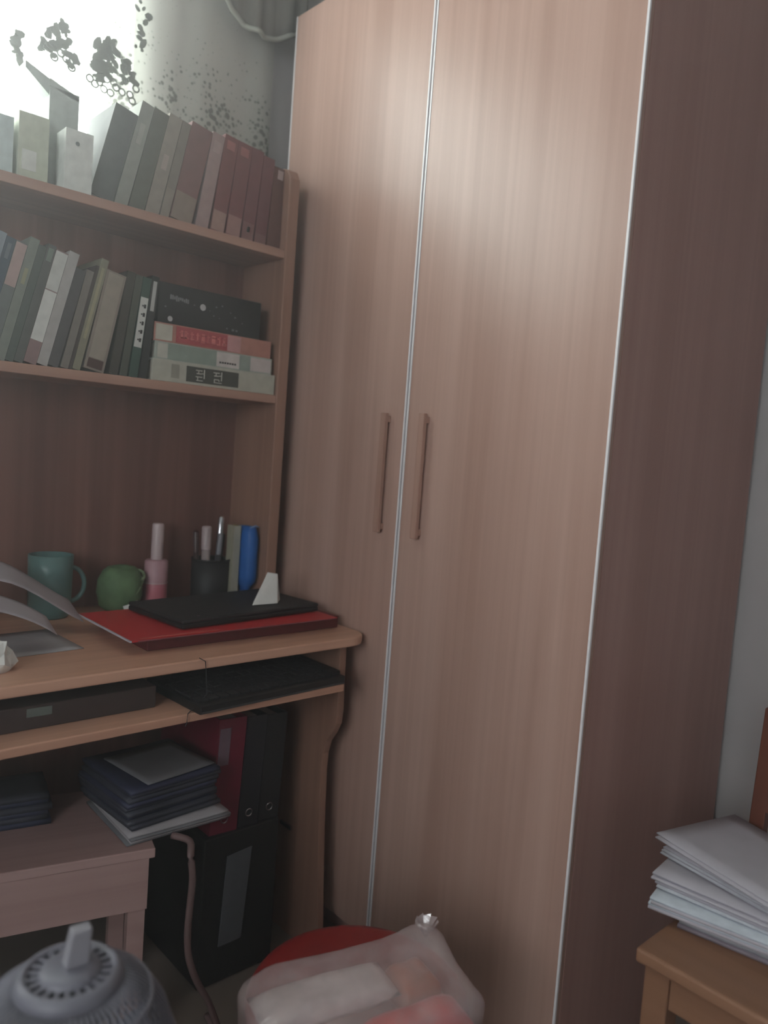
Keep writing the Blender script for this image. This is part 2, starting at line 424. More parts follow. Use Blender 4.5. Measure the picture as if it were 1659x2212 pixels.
# dark gathered valance between the curtain and the wardrobe
val_m = mat('valance_fabric', (112, 108, 102), 0.9, 0.12, 30, stretch=(3, 1, .3))
hem_m = mat('valance_hem', (148, 150, 142), 0.9, 0.05, 40)
def vhem(x):
    u = (x-.955)/.24
    return 2.205-.05*math.sin(min(1, max(0, u))*PI)*1.0 + .02*u
def vf(u, v):
    x = .955+.25*u; z = vhem(x)+(2.56-vhem(x))*v
    return (x, 1.728+.008*math.sin(x*70)+.004*math.sin(x*130), z)
va = thing('valance', 'dark gathered valance with scalloped pale hem in the top corner beside the wardrobe', 'valance')
sheet(60, 8, vf, Vector((0, -.002, 0)), 'valance_cloth', val_m, va)
b = MB()
b.tube([Vector(vf(i/40, 0))+Vector((0, -.002, 0)) for i in range(41)], .006, 8); b.build('hem', hem_m, va, smooth=True)
rod = MB(); rod.tube([(-.85, 1.745, 2.575), (1.3, 1.745, 2.575)], .012, 10)
tag(rod.build('curtain_rod', frame_m, smooth=True), 'pale round curtain rod above the lace curtain', 'curtain rod')

# ------------------------------------------------------------------ books
def cmat(rgb, rough=.55):
    return mat('cover_%d_%d_%d' % rgb, rgb, rough, 0.10, 45)
def book(x, y, z, wd_, h, d, lean, rgb, label, group, strips=(), cat='book', tilt_pages=True):
    """upright book: origin = lower right front corner of spine, leaning to the right by `lean`"""
    t = thing('book', label, cat, (x, y, z+.0004), 0, group); t.rotation_euler = (0, lean, 0)
    th = min(.0022, wd_*.18); m = cmat(rgb)
    c = MB(); c.box(-wd_, 0, 0, 0, .0025, h); c.box(-wd_, .0025, 0, -wd_+th, d, h); c.box(-th, .0025, 0, 0, d, h)
    c.build('cover', m, t)
    box(-wd_+th, .0026, .003, -th, d-.004, h-.003).build('pages', pages_m, t)
    for (z0, z1, col, k) in strips:
        s_ = box(-wd_*(1-k), -.0006, h*z0, -wd_*k, -.0001, h*z1).build('spine_label', cmat(col), t)
    return t
def bookpx(bl, br, tr_, y, z, rgb, label, group, strips=(), d=.15, lean=None, cat='book', dx=0):
    B0 = at(*bl, 1, y); B1 = at(*br, 1, y); T = at(*tr_, 1, y)
    le = math.atan2(T.x-B1.x, T.z-z) if lean is None else lean
    h = (T.z-z)/math.cos(le); w_ = max(.006, (B1.x-B0.x)*math.cos(le))
    return (B1.x+dx, y, z, w_, h, d, le, rgb, label, group, strips, cat)
def place(rows):
    """rows run left to right; keep each book clear of its right neighbour"""
    nxt = None
    for r in reversed(rows):
        x, y, z, w_, h, d, le, rgb, lab, grp, st, cat = r
        if nxt:
            nx_, nw, nh, nl = nxt; xl = nx_-nw/math.cos(nl)
            hh = min(h, nh)
            lim = xl + hh*math.cos(le)*(math.tan(nl)-math.tan(le)) - .0006 if le > nl else xl-.0006
            lim = min(lim, xl-.0006)
            if x > lim:
                x = lim
        book(x, y, z, w_, h, d, le, rgb, lab, grp, st, cat)
        nxt = (x, w_, h, le)
G2 = 'leaning books on the middle shelf'
S = lambda zx, zy: (zx/4.88, 450+zy/4.88)
Y2 = 1.575
LN = math.radians(13.5)
rows = [
 bookpx(S(-330, 1560), S(-190, 1565), S(130, 290), Y2, S2, (150, 158, 166), 'pale grey-blue book at the far left end of the middle shelf', G2, lean=LN),
 bookpx(S(-190, 1565), S(-105, 1570), S(215, 300), Y2, S2, (132, 140, 150), 'slim blue-grey book beside the pale one at the far left of the middle shelf', G2, ((.3, .5, (160, 168, 176), .2),), lean=LN),
 bookpx(S(-105, 1570), S(0, 1575), S(300, 360), Y2, S2, (72, 84, 96), 'dark slate book with pale blotches left of the pinkish book', G2, ((.12, .3, (120, 134, 140), .15), (.5, .62, (110, 120, 126), .3), (.82, .95, (104, 112, 120), .3)), lean=LN),
 bookpx(S(0, 1575), S(130, 1580), S(440, 420), Y2, S2, (106, 112, 110), 'book with pinkish upper half, third thick book from the left on the middle shelf', G2, ((.62, .99, (172, 150, 146), .04),), lean=LN),
 bookpx(S(130, 1580), S(235, 1585), S(565, 375), Y2, S2, (124, 130, 122), 'tall grey-green book right of the pinkish book', G2, ((.62, .75, (148, 146, 118), .7),), lean=LN),
 bookpx(S(235, 1585), S(320, 1590), S(640, 450), Y2, S2, (84, 92, 88), 'dark grey-green book between the tall grey-green and the white book', G2, lean=LN),
 bookpx(S(320, 1590), S(415, 1600), S(725, 440), Y2, S2, (92, 94, 92), 'dull grey book directly left of the bright white book', G2, ((.86, .97, (120, 130, 122), .2),), lean=LN),
 bookpx(S(415, 1600), S(550, 1620), S(860, 520), Y2, S2, (136, 112, 112), 'bright white-spined book with reddish foot, the brightest on the middle shelf', G2, ((.20, .64, (206, 208, 204), .01), (.65, .99, (192, 194, 190), .01)), lean=LN),
 bookpx(S(550, 1620), S(660, 1635), S(1000, 530), Y2, S2, (168, 166, 164), 'light grey slim book right of the bright white book', G2, lean=LN),
 bookpx(S(660, 1635), S(770, 1650), S(1040, 700), Y2, S2, (78, 76, 78), 'short charcoal book right of the light grey slim book', G2, lean=LN),
 bookpx(S(770, 1650), S(850, 1660), S(1110, 700), Y2, S2, (118, 112, 106), 'short grey-brown book with plain spine between two dark books', G2, lean=math.radians(12.5)),
 bookpx(S(850, 1660), S(885, 1665), S(1160, 640), Y2, S2, (66, 58, 56), 'thin dark brown book left of the yellowish book', G2, lean=math.radians(12.5)),
 bookpx(S(885, 1665), S(965, 1675), S(1285, 590), Y2, S2, (132, 130, 112), 'tall yellowish-grey book standing highest at mid shelf', G2, ((.28, .92, (156, 152, 124), .3),), lean=math.radians(12.5)),
 bookpx(S(965, 1680), S(1180, 1700), S(1400, 740), Y2, S2, (134, 124, 114), 'thick brown-grey book with a dark red label at its foot', G2, ((.02, .11, (74, 48, 44), .12), (.12, .98, (150, 142, 130), .88)), lean=math.radians(11)),
 bookpx(S(1200, 1710), S(1290, 1720), S(1440, 690), Y2, S2, (62, 58, 52), 'dark brown book right of the thick brown-grey one', G2, lean=math.radians(8)),
 bookpx(S(1300, 1722), S(1375, 1730), S(1500, 720), Y2, S2, (74, 78, 70), 'dark olive book left of the black book with white lettering strip', G2, lean=math.radians(7)),
 bookpx(S(1375, 1732), S(1465, 1740), S(1560, 740), Y2, S2, (52, 76, 68), 'dark green book with a white lettered strip up its spine', G2, ((.30, .80, (196, 198, 194), .06), (.0, .0, (0, 0, 0), .1)), lean=math.radians(6)),
 bookpx(S(1468, 1745), S(1545, 1755), S(1625, 720), Y2, S2, (40, 42, 42), 'black book with a short white strip near its top, next to the flat stack', G2, ((.66, .95, (176, 178, 176), .25),), lean=math.radians(5)),
]
rows = [tuple(list(r[:10])+[tuple(s_ for s_ in r[10] if s_[1] > 0)]+[r[11]]) for r in rows]
place(rows)
# dark lettering on the white strip of the dark green book
for o in list(COL.objects):
    if o.get('label', '').startswith('dark green book with a white'):
        lb = MB()
        for k in range(5):
            lb.box(-.0085, -.0011, .075+k*.018, -.004, -.0007, .083+k*.018)
            lb.box(-.0125, -.0011, .078+k*.018, -.0095, -.0007, .081+k*.018)
        lb.build('spine_lettering', black_soft, o)['kind'] = 'stuff'

# flat stack on the middle shelf ------------------------------------------------
def flat_book(x0, x1, y, z0, h, d, rgb, label, cat='book', rot=0.0, group='flat books stacked on the middle shelf', labels=(), pages_end=0):
    t = thing('book', label, cat, (x0, y, z0), rot, group)
    W = x1-x0; m = cmat(rgb); th = .003
    c = MB(); c.box(0, 0, 0, W, .003, h); c.box(0, .003, 0, W, d, th); c.box(0, .003, h-th, W, d, h)
    c.build('cover', m, t, bevel=.0006)
    box(.003, .0035, th+.0001, W-.003, d-.004, h-th-.0001).build('pages', pages_m, t)
    for (u0, u1, v0, v1, col) in labels:
        box(W*u0, -.0006, h*v0, W*u1, -.0001, h*v1).build('spine_label', cmat(col), t)
    return t
SL = lambda px, py: at(px, py, 1, 1.57)
f1 = flat_book(.748, 1.061, 1.566, S2+.0004, .046, .15, (172, 172, 160), 'thick whitish book with a dark lettered label, at the bottom of the flat stack', labels=((.255, .68, .12, .86, (66, 68, 62)), (.14, .20, .2, .85, (138, 136, 124))))
f2 = flat_book(.754, 1.054, 1.572, S2+.0468, .038, .14, (160, 168, 160), 'pale green book with white label in the middle of the flat stack', rot=.0,
   labels=((.02, .10, .1, .9, (182, 182, 172)), (.10, .50, .05, .95, (134, 148, 138)), (.50, .70, .08, .92, (196, 190, 186)), (.70, .80, .05, .95, (136, 148, 140)), (.80, .99, .1, .9, (190, 180, 178))))
f3 = flat_book(.752, 1.050, 1.574, S2+.0852, .040, .14, (170, 120, 108), 'book with a red printed spine panel on top of the pale green book',
   labels=((.01, .14, .08, .92, (182, 180, 168)), (.17, .60, .06, .94, (166, 74, 80)), (.60, .72, .06, .94, (186, 140, 140))))
# lettering on the lowest book: two stroke-built characters
lt = MB(); W = .316; h = .046; y0, y1 = -.0013, -.0007
def bar(x, z, w_, hh): lt.box(W*.255+x, y0, h*.12+z, W*.255+x+w_, y1, h*.12+z+hh)
for (ox, kind) in ((.022, 0), (.066, 1)):
    bar(ox, .026, .016, .0022); bar(ox+.002, .019, .012, .0022); bar(ox+.006, .019, .002, .009)
    bar(ox+.020, .010, .0022, .020); bar(ox+.014, .020, .007, .002)
    if kind == 0: bar(ox, .012, .016, .002); bar(ox+.004, .004, .002, .009); bar(ox+.002, .004, .016, .002)
    else: bar(ox+.002, .011, .013, .002); bar(ox+.002, .004, .0022, .008); bar(ox+.002, .004, .020, .002); bar(ox+.014, .008, .002, .004)
lt.build('spine_lettering', cmat((190, 190, 182)), f1)['kind'] = 'stuff'
lt = MB()
for k in range(7): lt.box(.300*.525+k*.0065, y0, .010, .300*.525+k*.0065+.0045, y1, .014)
lt.build('spine_lettering', black_soft, f2)['kind'] = 'stuff'
lt = MB(); random.seed(5)
for k in range(9):
    x = .300*.19+k*.0135; lt.box(x, y0, .010+random.random()*.004, x+.010, y1, .013+random.random()*.004)
    lt.box(x+random.random()*.006, y0, .012, x+.002+random.random()*.008, y1, .030); lt.box(x+.001, y0, .024, x+.009, y1, .0265)
lt.build('spine_lettering', cmat((206, 120, 118)), f3)['kind'] = 'stuff'
# black patterned box on top
bb = thing('book', 'black box-bound book with silver emblem and specks, topmost of the flat stack', 'book', (.762, 1.585, S2+.1256), 0, 'flat books stacked on the middle shelf')
box(0, 0, 0, .262, .14, .088).build('cover', mat('black_cover', (36, 37, 38), .5, .1, 40), bb, bevel=.002)
sv = cmat((176, 176, 178))
e = MB(); e.lathe([(0, 0), (.0075, 0), (.0075, .0006), (0, .0006)], 8); M = Matrix.Translation((.108, -.0002, .050)) @ Matrix.Rotation(PI/2, 4, 'X'); e.v = [M @ v for v in e.v]
e.build('emblem', sv, bb)
e = MB(); e.lathe([(0, 0), (.006, 0), (.006, .0006), (0, .0006)], 8); M = Matrix.Translation((.030, -.0002, .012)) @ Matrix.Rotation(PI/2, 4, 'X'); e.v = [M @ v for v in e.v]
e.build('emblem', sv, bb)
e = MB(); random.seed(3)
for k in range(10):
    x = .028+k*.0046; e.box(x, -.0006, .056+random.uniform(-.003, .002)-k*.0005, x+.0034, -.0001, .062+random.uniform(0, .004)-k*.0005)
for (x, z, s_) in ((.085, .050, .003), (.14, .055, .004), (.155, .060, .004), (.135, .035, .003), (.15, .032, .002), (.178, .049, .003), (.19, .04, .004), (.17, .012, .004), (.185, .010, .006), (.195, .010, .005), (.016, .035, .004), (.21, .03, .003), (.125, .045, .002)):
    e.box(x, -.0006, z, x+s_, -.0001, z+s_*.8)
e.build('silver_print', cmat((120, 122, 124)), bb)['kind'] = 'stuff'

# top shelf -------------------------------------------------------------------
T = lambda zx, zy: (zx/5.027, 150+zy/5.027)          # zoomed crop 1 -> photo pixels
Y1 = 1.585
def carton(name, label, cat, pxl, pxr, pyt, rgb, d=.12, y=Y1, group=None, flap=None, z=S1, rough=.7, rotz=0):
    a = at(pxl, pyt, 1, y); c = at(pxr, pyt, 1, y); top = at((pxl+pxr)/2, pyt, 1, y).z
    t = thing(name, label, cat, ((a.x+c.x)/2, y, z+.0004), rotz, group)
    W = (c.x-a.x)/2; H_ = top-z; m = cmat(rgb, rough)
    b_ = MB(); th = .002
    b_.box(-W, 0, 0, W, d, th); b_.box(-W, 0, th, W, th, H_); b_.box(-W, d-th, th, W, d, H_)
    b_.box(-W, th, th, -W+th, d-th, H_); b_.box(W-th, th, th, W, d-th, H_)
    b_.build('box_body', m, t)
    box(-W+th, th, H_-.004, W-th, d-th, H_-.001).build('lid', m, t)
    return t, W, H_
t, W, H_ = carton('storage_box', 'pale grey-blue box at the far left end of the top shelf', 'box', -40, 31, 243, (176, 190, 190))
t, W, H_ = carton('storage_box', 'yellowish-green squat box on the top shelf, left of the tall box', 'box', 42, 108, 248, (180, 186, 168), d=.13)
box(-W*.75, -.0008, H_*.15, W*.2, -.0002, H_*.45).build('box_label', cmat((200, 202, 196)), t)
t, W, H_ = carton('storage_box', 'tall narrow grey box with an open flap sticking out left, against the window', 'box', 108, 172, 197, (164, 172, 168), d=.11, y=1.622)
fb = MB(); fb.add([(-W, 0, H_+.001), (W, 0, H_-.012), (W, .11, H_-.012), (-W, .11, H_+.001), (-W, 0, H_+.014), (W, 0, H_-.004), (W, .11, H_-.004), (-W, .11, H_+.014)],
  [(0, 1, 2, 3), (4, 7, 6, 5), (0, 4, 5, 1), (1, 5, 6, 2), (2, 6, 7, 3), (3, 7, 4, 0)]); fb.build('top_wedge', cmat((164, 172, 168), .7), t)
fl = MB(); fl.add([(-W, .004, H_-.016), (-W, .125, H_-.016), (-W-.045, .125, H_+.02), (-W-.045, .004, H_+.02), (-W, .004, H_+.014), (-W, .125, H_+.014), (-W-.045, .125, H_+.032), (-W-.045, .004, H_+.032)],
  [(0, 1, 2, 3), (4, 7, 6, 5), (0, 3, 7, 4), (1, 5, 6, 2), (2, 6, 7, 3), (0, 4, 5, 1)]); fl.build('flap', cmat((164, 172, 168), .7), t)
t, W, H_ = carton('storage_box', 'white upright box with a small dark dot, in front of the tall grey box', 'box', 143, 203, 284, (206, 210, 206), d=.05, y=1.566)
for o in list(t.children): pass
e = MB(); e.lathe([(0, 0), (.004, 0), (.004, .0006), (0, .0006)], 10); M = Matrix.Translation((-.004, -.0002, H_*.78)) @ Matrix.Rotation(PI/2, 4, 'X'); e.v = [M @ v for v in e.v]
e.build('dot_print', cmat((120, 128, 126)), t)
# move the boxes behind the white one back so they do not meet
for o in COL.objects:
    pass
GT = 'leaning books on the top shelf'
U = lambda zx, zy: (250+zx/3.858, 200+zy/3.858)      # zoomed crop 2 -> photo pixels
def vbook(bl, br, tr_, rgb, lab, strips=(), deg=None, d=.13, y=Y1):
    return bookpx(bl, br, tr_, y, S1, rgb, lab, GT, strips, d=d, lean=None if deg is None else math.radians(deg))
rows = [
 vbook((206, 405), (258, 418), (318, 258), (88, 92, 92), 'thick dark grey file box leaning beside the white box on the top shelf', deg=13.5),
 vbook((260, 420), (288, 428), (352, 240), (136, 140, 132), 'grey-white book leaning against the dark file box, tallest of the leaning ones', ((.6, .8, (150, 152, 144), .3),), deg=13),
 vbook((289, 430), (322, 440), (385, 258), (92, 94, 86), 'dark grey book right of the tall grey-white book on the top shelf', deg=12.5),
 vbook((323, 440), (352, 450), (400, 262), (140, 134, 124), 'beige-grey book with pale blotches on its spine', ((.45, .60, (160, 150, 142), .3), (.95, .99, (190, 188, 178), .5)), deg=12),
 vbook((353, 450), (372, 458), (416, 272), (122, 116, 108), 'thin brown-grey book on the top shelf, left of the dull red book', ((.0, .3, (134, 126, 116), .02),), deg=11.5),
 vbook((373, 458), (420, 470), (466, 290), (118, 84, 84), 'dull red-brown book left of the dark gap on the top shelf', ((.0, .28, (132, 118, 108), .02),), deg=11),
 vbook((438, 480), (464, 487), (494, 300), (150, 128, 126), 'pinkish grey book just right of the dark gap', ((.8, .92, (160, 140, 138), .2),), deg=8.5),
 vbook((465, 488), (494, 497), (520, 305), (112, 62, 64), 'first dark red volume of the matching red set', ((.02, .22, (150, 120, 112), .03), (.86, .95, (150, 92, 90), .2)), deg=7),
 vbook((494, 498), (524, 506), (545, 318), (110, 60, 64), 'second dark red volume of the matching red set', ((.02, .22, (146, 110, 106), .03), (.86, .95, (150, 92, 90), .2)), deg=6),
 vbook((525, 506), (550, 514), (566, 328), (106, 60, 66), 'third dark red volume, with a small white mark at its foot', ((.02, .2, (120, 84, 84), .03), (.10, .16, (220, 210, 206), .38)), deg=5),
 vbook((551, 515), (575, 522), (590, 345), (104, 60, 66), 'fourth dark red volume of the matching red set', ((.02, .12, (118, 84, 84), .03),), deg=4),
 vbook((576, 522), (604, 530), (614, 368), (96, 60, 56), 'short brown-red book at the right end of the top shelf, against the side panel', ((.86, .97, (170, 150, 150), .3),), deg=3),
]
place(rows)
# light grey flat face on the left of the dark file box
for o in list(COL.objects):
    if o.get('label', '').startswith('thick dark grey file box'):
        o.name = 'file_box'; o['category'] = 'file box'
        w0 = -o.children[0].bound_box[0][0] if False else None

# ------------------------------------------------------------------ things on the desk
def lathe_thing(name, label, cat, prof, m, loc, n=32, group=None):
    t = thing(name, label, cat, loc, 0, group)
    MB().lathe(prof, n).build('body', m, t, smooth=True); return t
# boxes under the red board
t = thing('flat_box', 'flat dark red-brown box lying under the red board on the desk', 'box', (.885, 1.45, DT+.0004))
box(-.235, -.125, 0, .225, .100, .024).build('box_body', dark_red, t, bevel=.002)
box(-.236, -.126, .0242, .226, .101, .0262).build('lid', dark_red, t, bevel=.0006)
t = thing('red_board', 'bright red folder board with a white left edge, lying under the black laptop', 'folder', (.845, 1.46, DT+.0272))
box(-.236, -.158, 0, .243, .096, .0025).build('board', red_card, t)
box(-.240, -.158, 0, -.2365, .096, .0028).build('white_edge', white_paper, t)
box(-.225, -.1595, .0001, .24, -.1583, .0022).build('front_edge', cmat((132, 70, 76)), t)
b = box(-.215, -.150, .0026, -.05, -.142, .0030); b.build('print_line', cmat((190, 90, 84)), t)
lp = thing('laptop', 'closed black laptop lying on the red board on the desk', 'laptop', (.902, 1.485, DT+.0304), math.radians(5))
box(-.19, -.135, .002, .17, .07, .012).build('base', black_pl, lp, bevel=.003)
box(-.19, -.135, .0122, .17, .07, .020).build('lid', black_soft, lp, bevel=.003)
for (x, y) in ((-.17, -.11), (.15, -.11), (-.17, .055), (.15, .055)):
    MB().lathe([(0, 0), (.006, 0), (.006, .0022), (0, .0022)], 10, (x, y, 0)).build('rubber_foot', black_pl, lp)
MB().lathe([(0, 0), (.004, 0), (.004, .0006), (0, .0006)], 12, (-.14, -.115, .0202)).build('badge', chrome, lp)

# teal mug
c = at(108, 1230, 1, 1.66)
mg = thing('mug', 'teal green mug at the left back of the desk', 'mug', (.592, 1.675, DT+.0004))
teal = mat('teal_glaze', (92, 124, 122), .35, .06, 14)
H_ = .135
MB().lathe([(0, 0), (.036, 0), (.040, .004), (.043, .02), (.0445, H_*.7), (.0455, H_), (.0425, H_), (.0415, H_*.7), (.040, .012), (0, .008)], 36).build('body', teal, mg, smooth=True)
MB().tube([(.043+.0*k, 0, 0) for k in ()] or [(.042+.030*math.sin(q)*1.0, -.004*math.sin(q), .068+.038*math.cos(q)) for q in [PI*k/12 for k in range(13)]], .005, 8).build('handle', teal, mg, smooth=True)
# green rolled cloth / cup
gm = mat('green_fabric', (92, 118, 84), .8, .25, 30)
gl = thing('rolled_cloth', 'crumpled green cloth roll between the teal mug and the pink bottle', 'cloth', (.752, 1.682, DT+.0004))
b = MB(); b.lathe([(0, 0), (.03, 0), (.044, .012), (.050, .04), (.048, .07), (.042, .09), (.03, .100), (.022, .098), (.018, .085), (0, .08)], 28)
for v in b.v:
    n_ = noise.noise(v*38)*.006; r = Vector((v.x, v.y, 0)); v += (r.normalized()*n_ if r.length > .01 else Vector())
    if v.z < 0.001: v.z = 0
b.build('cloth_body', gm, gl, smooth=True)
b = MB()
for k in range(3):
    b.tube([(.012+ (.034-.006*k)*math.cos(q), -.022-.004*k+.014*math.sin(q), .082-.016*k+.010*math.sin(q*2+k)) for q in [2*PI*i/20 for i in range(21)]], .0035, 6)
b.build('folded_hem', mat('green_hem', (132, 150, 116), .8, .1, 30), gl, smooth=True)
MB().tube([(-.012, -.05, .012), (.004, -.056, .018), (.02, -.052, .024)], .007, 8).build('white_tip', tissue_m, gl, smooth=True)
# pink bottle
pk = mat('pink_plastic', (186, 112, 124), .35, .05, 10); pw = mat('pale_pink_cap', (190, 172, 174), .4, .04, 10)
bt = thing('spray_bottle', 'pink cosmetic bottle with tall whitish cap on the back of the desk', 'bottle', (.836, 1.678, DT+.0004))
MB().lathe([(0, 0), (.024, 0), (.027, .003), (.027, .058), (.0265, .06), (0, .06)], 28).build('body', pk, bt, smooth=True)
MB().lathe([(.0268, .0602), (.0268, .110), (.024, .1135), (.0145, .1145), (0, .1145)], 28).build('shoulder', cmat((176, 138, 146)), bt, smooth=True)
MB().lathe([(.0138, .1146), (.0138, .196), (.0118, .200), (0, .200)], 24).build('cap', pw, bt, smooth=True)
MB().lathe([(.0275, .0585), (.0282, .0600), (.0275, .0615)], 28).build('collar', pw, bt, smooth=True)
# pen holder and pens
ph = thing('pen_holder', 'black mesh pen holder at the right back of the desk', 'pen holder', (.967, 1.655, DT+.0004))
b = MB(); b.lathe([(0, 0), (.042, 0), (.045, .003), (.046, .112), (.0435, .112), (.0425, .005), (0, .004)], 36); b.build('body', black_soft, ph, smooth=True)
b = MB(); b.lathe([(.0435, .1122), (.0475, .1122), (.0475, .116), (.0435, .116), (.0435, .1122)], 36); b.build('rim', black_pl, ph, smooth=True)
def pen(dx, dy, h, r, tx, ty, rgb, label, cap=(200, 200, 204), metal=False):
    t = thing('pen', label, 'pen', (.967+dx, 1.655+dy, DT+.0062), 0, 'pens in the black holder')
    t.rotation_euler = (ty, tx, 0)
    MB().lathe([(0, 0), (r*.4, .002), (r, .014), (r, h*.7), (0, h*.7)], 12).build('barrel', cmat(rgb, .35), t, smooth=True)
    MB().lathe([(r*1.12, h*.7), (r*1.12, h-.003), (r*.8, h), (0, h)], 12).build('cap', chrome if metal else cmat(cap, .35), t, smooth=True)
    b_ = box(-.0015, -r*1.12-.0022, h*.72, .0015, -r*1.12-.001, h-.004); b_.box(-.0015, -r*1.12-.001, h-.010, .0015, -r*.9, h-.005); b_.build('clip', chrome if metal else cmat(cap, .35), t)
pen(-.016, -.006, .190, .0105, math.radians(-1), 0, (150, 138, 138), 'fat pale marker standing at the left of the black holder', (176, 160, 162))
pen(.006, -.014, .172, .0055, math.radians(3), 0, (60, 60, 66), 'slim dark pen with a glinting tip in the middle of the holder', (120, 120, 128))
pen(.018, .004, .213, .007, math.radians(2), 0, (90, 92, 100), 'tall chrome-topped pen rising highest from the holder', metal=True)
pen(.024, .016, .168, .006, math.radians(5), 0, (40, 40, 44), 'short black pen at the right side of the holder', (44, 44, 50))
pen(-.024, .016, .176, .006, math.radians(-4), 0, (70, 52, 52), 'thin maroon pen at the back of the holder', (78, 60, 60))
# upright notebook, blue pouch, dark folder
t = thing('notebook', 'narrow upright notebook with pale yellowish spine left of the blue pouch', 'notebook', (1.001, 1.612, DT+.0004))
box(0, 0, 0, .003, .03, .200).build('cover', cmat((150, 146, 128)), t); box(.0032, .001, .002, .0152, .029, .198).build('pages', cmat((176, 174, 160)), t)
box(.0154, 0, 0, .0182, .03, .200).build('cover', cmat((140, 134, 70)), t); box(0, -.0025, 0, .0182, -.0001, .200).build('spine', cmat((160, 158, 146)), t)
blue = mat('blue_nylon', (28, 92, 168), .5, .10, 18)
t = thing('blue_pouch', 'bright blue soft pouch standing against the hutch side panel', 'pouch', (1.0425, 1.616, DT+.034))
b = MB(); prof = []
for j in range(13):
    v = j/12; hh = .165*v
    k = min(1, (math.sin(PI*min(.5, v*2.2)) if v < .23 else 1)) if v < .23 else (1-.25*max(0, v-.85)/.15)
    k = max(k, .45)
    ring_ = []
    for i in range(16):
        q = 2*PI*i/16; cx_, sx_ = math.cos(q), math.sin(q)
        ring_.append(Vector((.0195*k*math.copysign(abs(cx_)**.7, cx_), .035*k*math.copysign(abs(sx_)**.7, sx_), hh)))
    prof.append(ring_)
vs = [p for r_ in prof for p in r_]; fs = [(j*16+i, j*16+(i+1) % 16, (j+1)*16+(i+1) % 16, (j+1)*16+i) for j in range(12) for i in range(16)]
fs += [tuple(range(15, -1, -1)), tuple(12*16+i for i in range(16))]
for v in vs: v.x += .0012*noise.noise(v*60)
b.add(vs, fs); b.build('pouch_body', blue, t, smooth=True)
b = MB(); b.tube([(-.014, -.030, .163), (0, -.034, .170), (.012, -.030, .165)], .0016, 6); b.build('zip_pull', cmat((120, 150, 190)), t, smooth=True)
t = thing('dark_tin', 'short dark tin holding up the blue pouch beside the hutch panel', 'tin', (1.0425, 1.616, DT+.0004))
MB().lathe([(0, 0), (.021, 0), (.0215, .001), (.0215, .030), (.021, .031), (0, .031)], 28).build('body', mat('dark_tin', (40, 48, 58), .4, .1, 20, metal=.3), t, smooth=True)
MB().lathe([(.0222, .024), (.0222, .0325), (0, .0325)], 28).build('lid', mat('dark_tin2', (48, 54, 64), .4, .1, 20, metal=.3), t, smooth=True)

# folded white tissue on laptop corner
def crumple(name, label, pts, tris, m, th=.0015, cat='tissue', loc=(0, 0, 0), part='fold'):
    t = thing(name, label, cat, loc)
    b_ = MB()
    for tri in tris:
        p = [Vector(pts[i]) for i in tri]
        n_ = (p[1]-p[0]).cross(p[2]-p[0]).normalized()*th
        k = len(p); vs_ = p+[q-n_ for q in p]
        b_.add(vs_, [tuple(range(k)), tuple(range(2*k-1, k-1, -1))]+[(i, i+k, (i+1) % k+k, (i+1) % k) for i in range(k)])
    b_.build(part, m, t); return t
zl = DT+.0510
q = at(578, 1302, 2, zl)
crumple('folded_tissue', 'white folded tissue standing on the right back corner of the laptop', [(-.045, -.014, 0), (.018, -.018, 0), (.030, .006, .062), (.008, .012, .066), (.040, .02, .03), (.045, .012, 0), (-.02, .02, 0)],
        [(0, 1, 2, 3), (1, 5, 4, 2), (0, 3, 6), (6, 3, 2, 5)], tissue_m, loc=(q.x-.004, q.y, zl+.0012))
# crumpled tissue at left front of the desk
q = at(8, 1384, 2, DT)
ct = thing('crumpled_tissue', 'crumpled white tissue at the left edge of the desk', 'tissue', (.382, 1.335, DT))
b = MB(); b.lathe([(0, 0), (.03, 0), (.036, .012), (.032, .03), (.02, .044), (0, .048)], 18)
for v in b.v:
    if v.z > .001:
        v += Vector((noise.noise(v*70), noise.noise(v*70+Vector((5, 0, 0))), noise.noise(v*70+Vector((0, 9, 0)))))*.014
        v.z = max(v.z, .0005)
b.build('crumpled_body', tissue_m, ct)
# open leaflets at the left back of the desk
def leaflet(name, label, p0, ux, uy, lx, ly, m, curl, z, cat='paper', th=.0008, twist=0):
    t = thing(name, label, cat, (p0[0], p0[1], z))
    u_ = Vector(ux).normalized(); v_ = Vector(uy).normalized()
    sheet(14, 6, lambda a, c_: u_*lx*a + v_*ly*c_ + Vector((0, 0, curl(a, c_))), th, 'sheet', m, t); return t
p0 = (.33, 1.60)
leaflet('leaflet', 'white leaflet arching over the desk at the left edge, farther from the front', (.26, 1.45), (1, .16, 0), (0, 1, 0), .345, .085, white_paper,
        lambda a, c_: .002+.124*math.sin(PI*min(1, .08+.80*a))**.8*(1 if a < .45 else 1-.62*((a-.45)/.55)**1.3) + .030*c_, DT)
leaflet('leaflet', 'second white page curling down in front of the arching leaflet at the left edge', (.30, 1.385), (1, .10, 0), (0, 1, 0), .215, .060, white_paper,
        lambda a, c_: .002+.100*math.cos(a*1.42)**.7*(1) + .022*c_, DT)
leaflet('leaflet', 'grey sheet lying flat beneath the arching leaflet at the left edge', (.26, 1.38), (1, .05, 0), (-.05, 1, 0), .30, .17, grey_paper, lambda a, c_: .0012, DT)

# thread hanging from the desk edge to the tray
b = MB(); A_ = at(443, 1432, 1, DF-.003); B_ = at(405, 1562, 1, 1.196)
b.tube([(A_.x-.012, DF-.002, DT+.0035), (A_.x, DF-.004, DT-.004), (A_.x+.002, DF-.006, DT-.03), (A_.x-.004, 1.213, .69), (B_.x, 1.1965, .666), (B_.x-.001, 1.1965, .650), (B_.x-.004, 1.1965, .644)], .0009, 6)
tag(b.build('thread', black_soft), 'thin dark thread hanging from the desk edge down to the tray', 'thread')

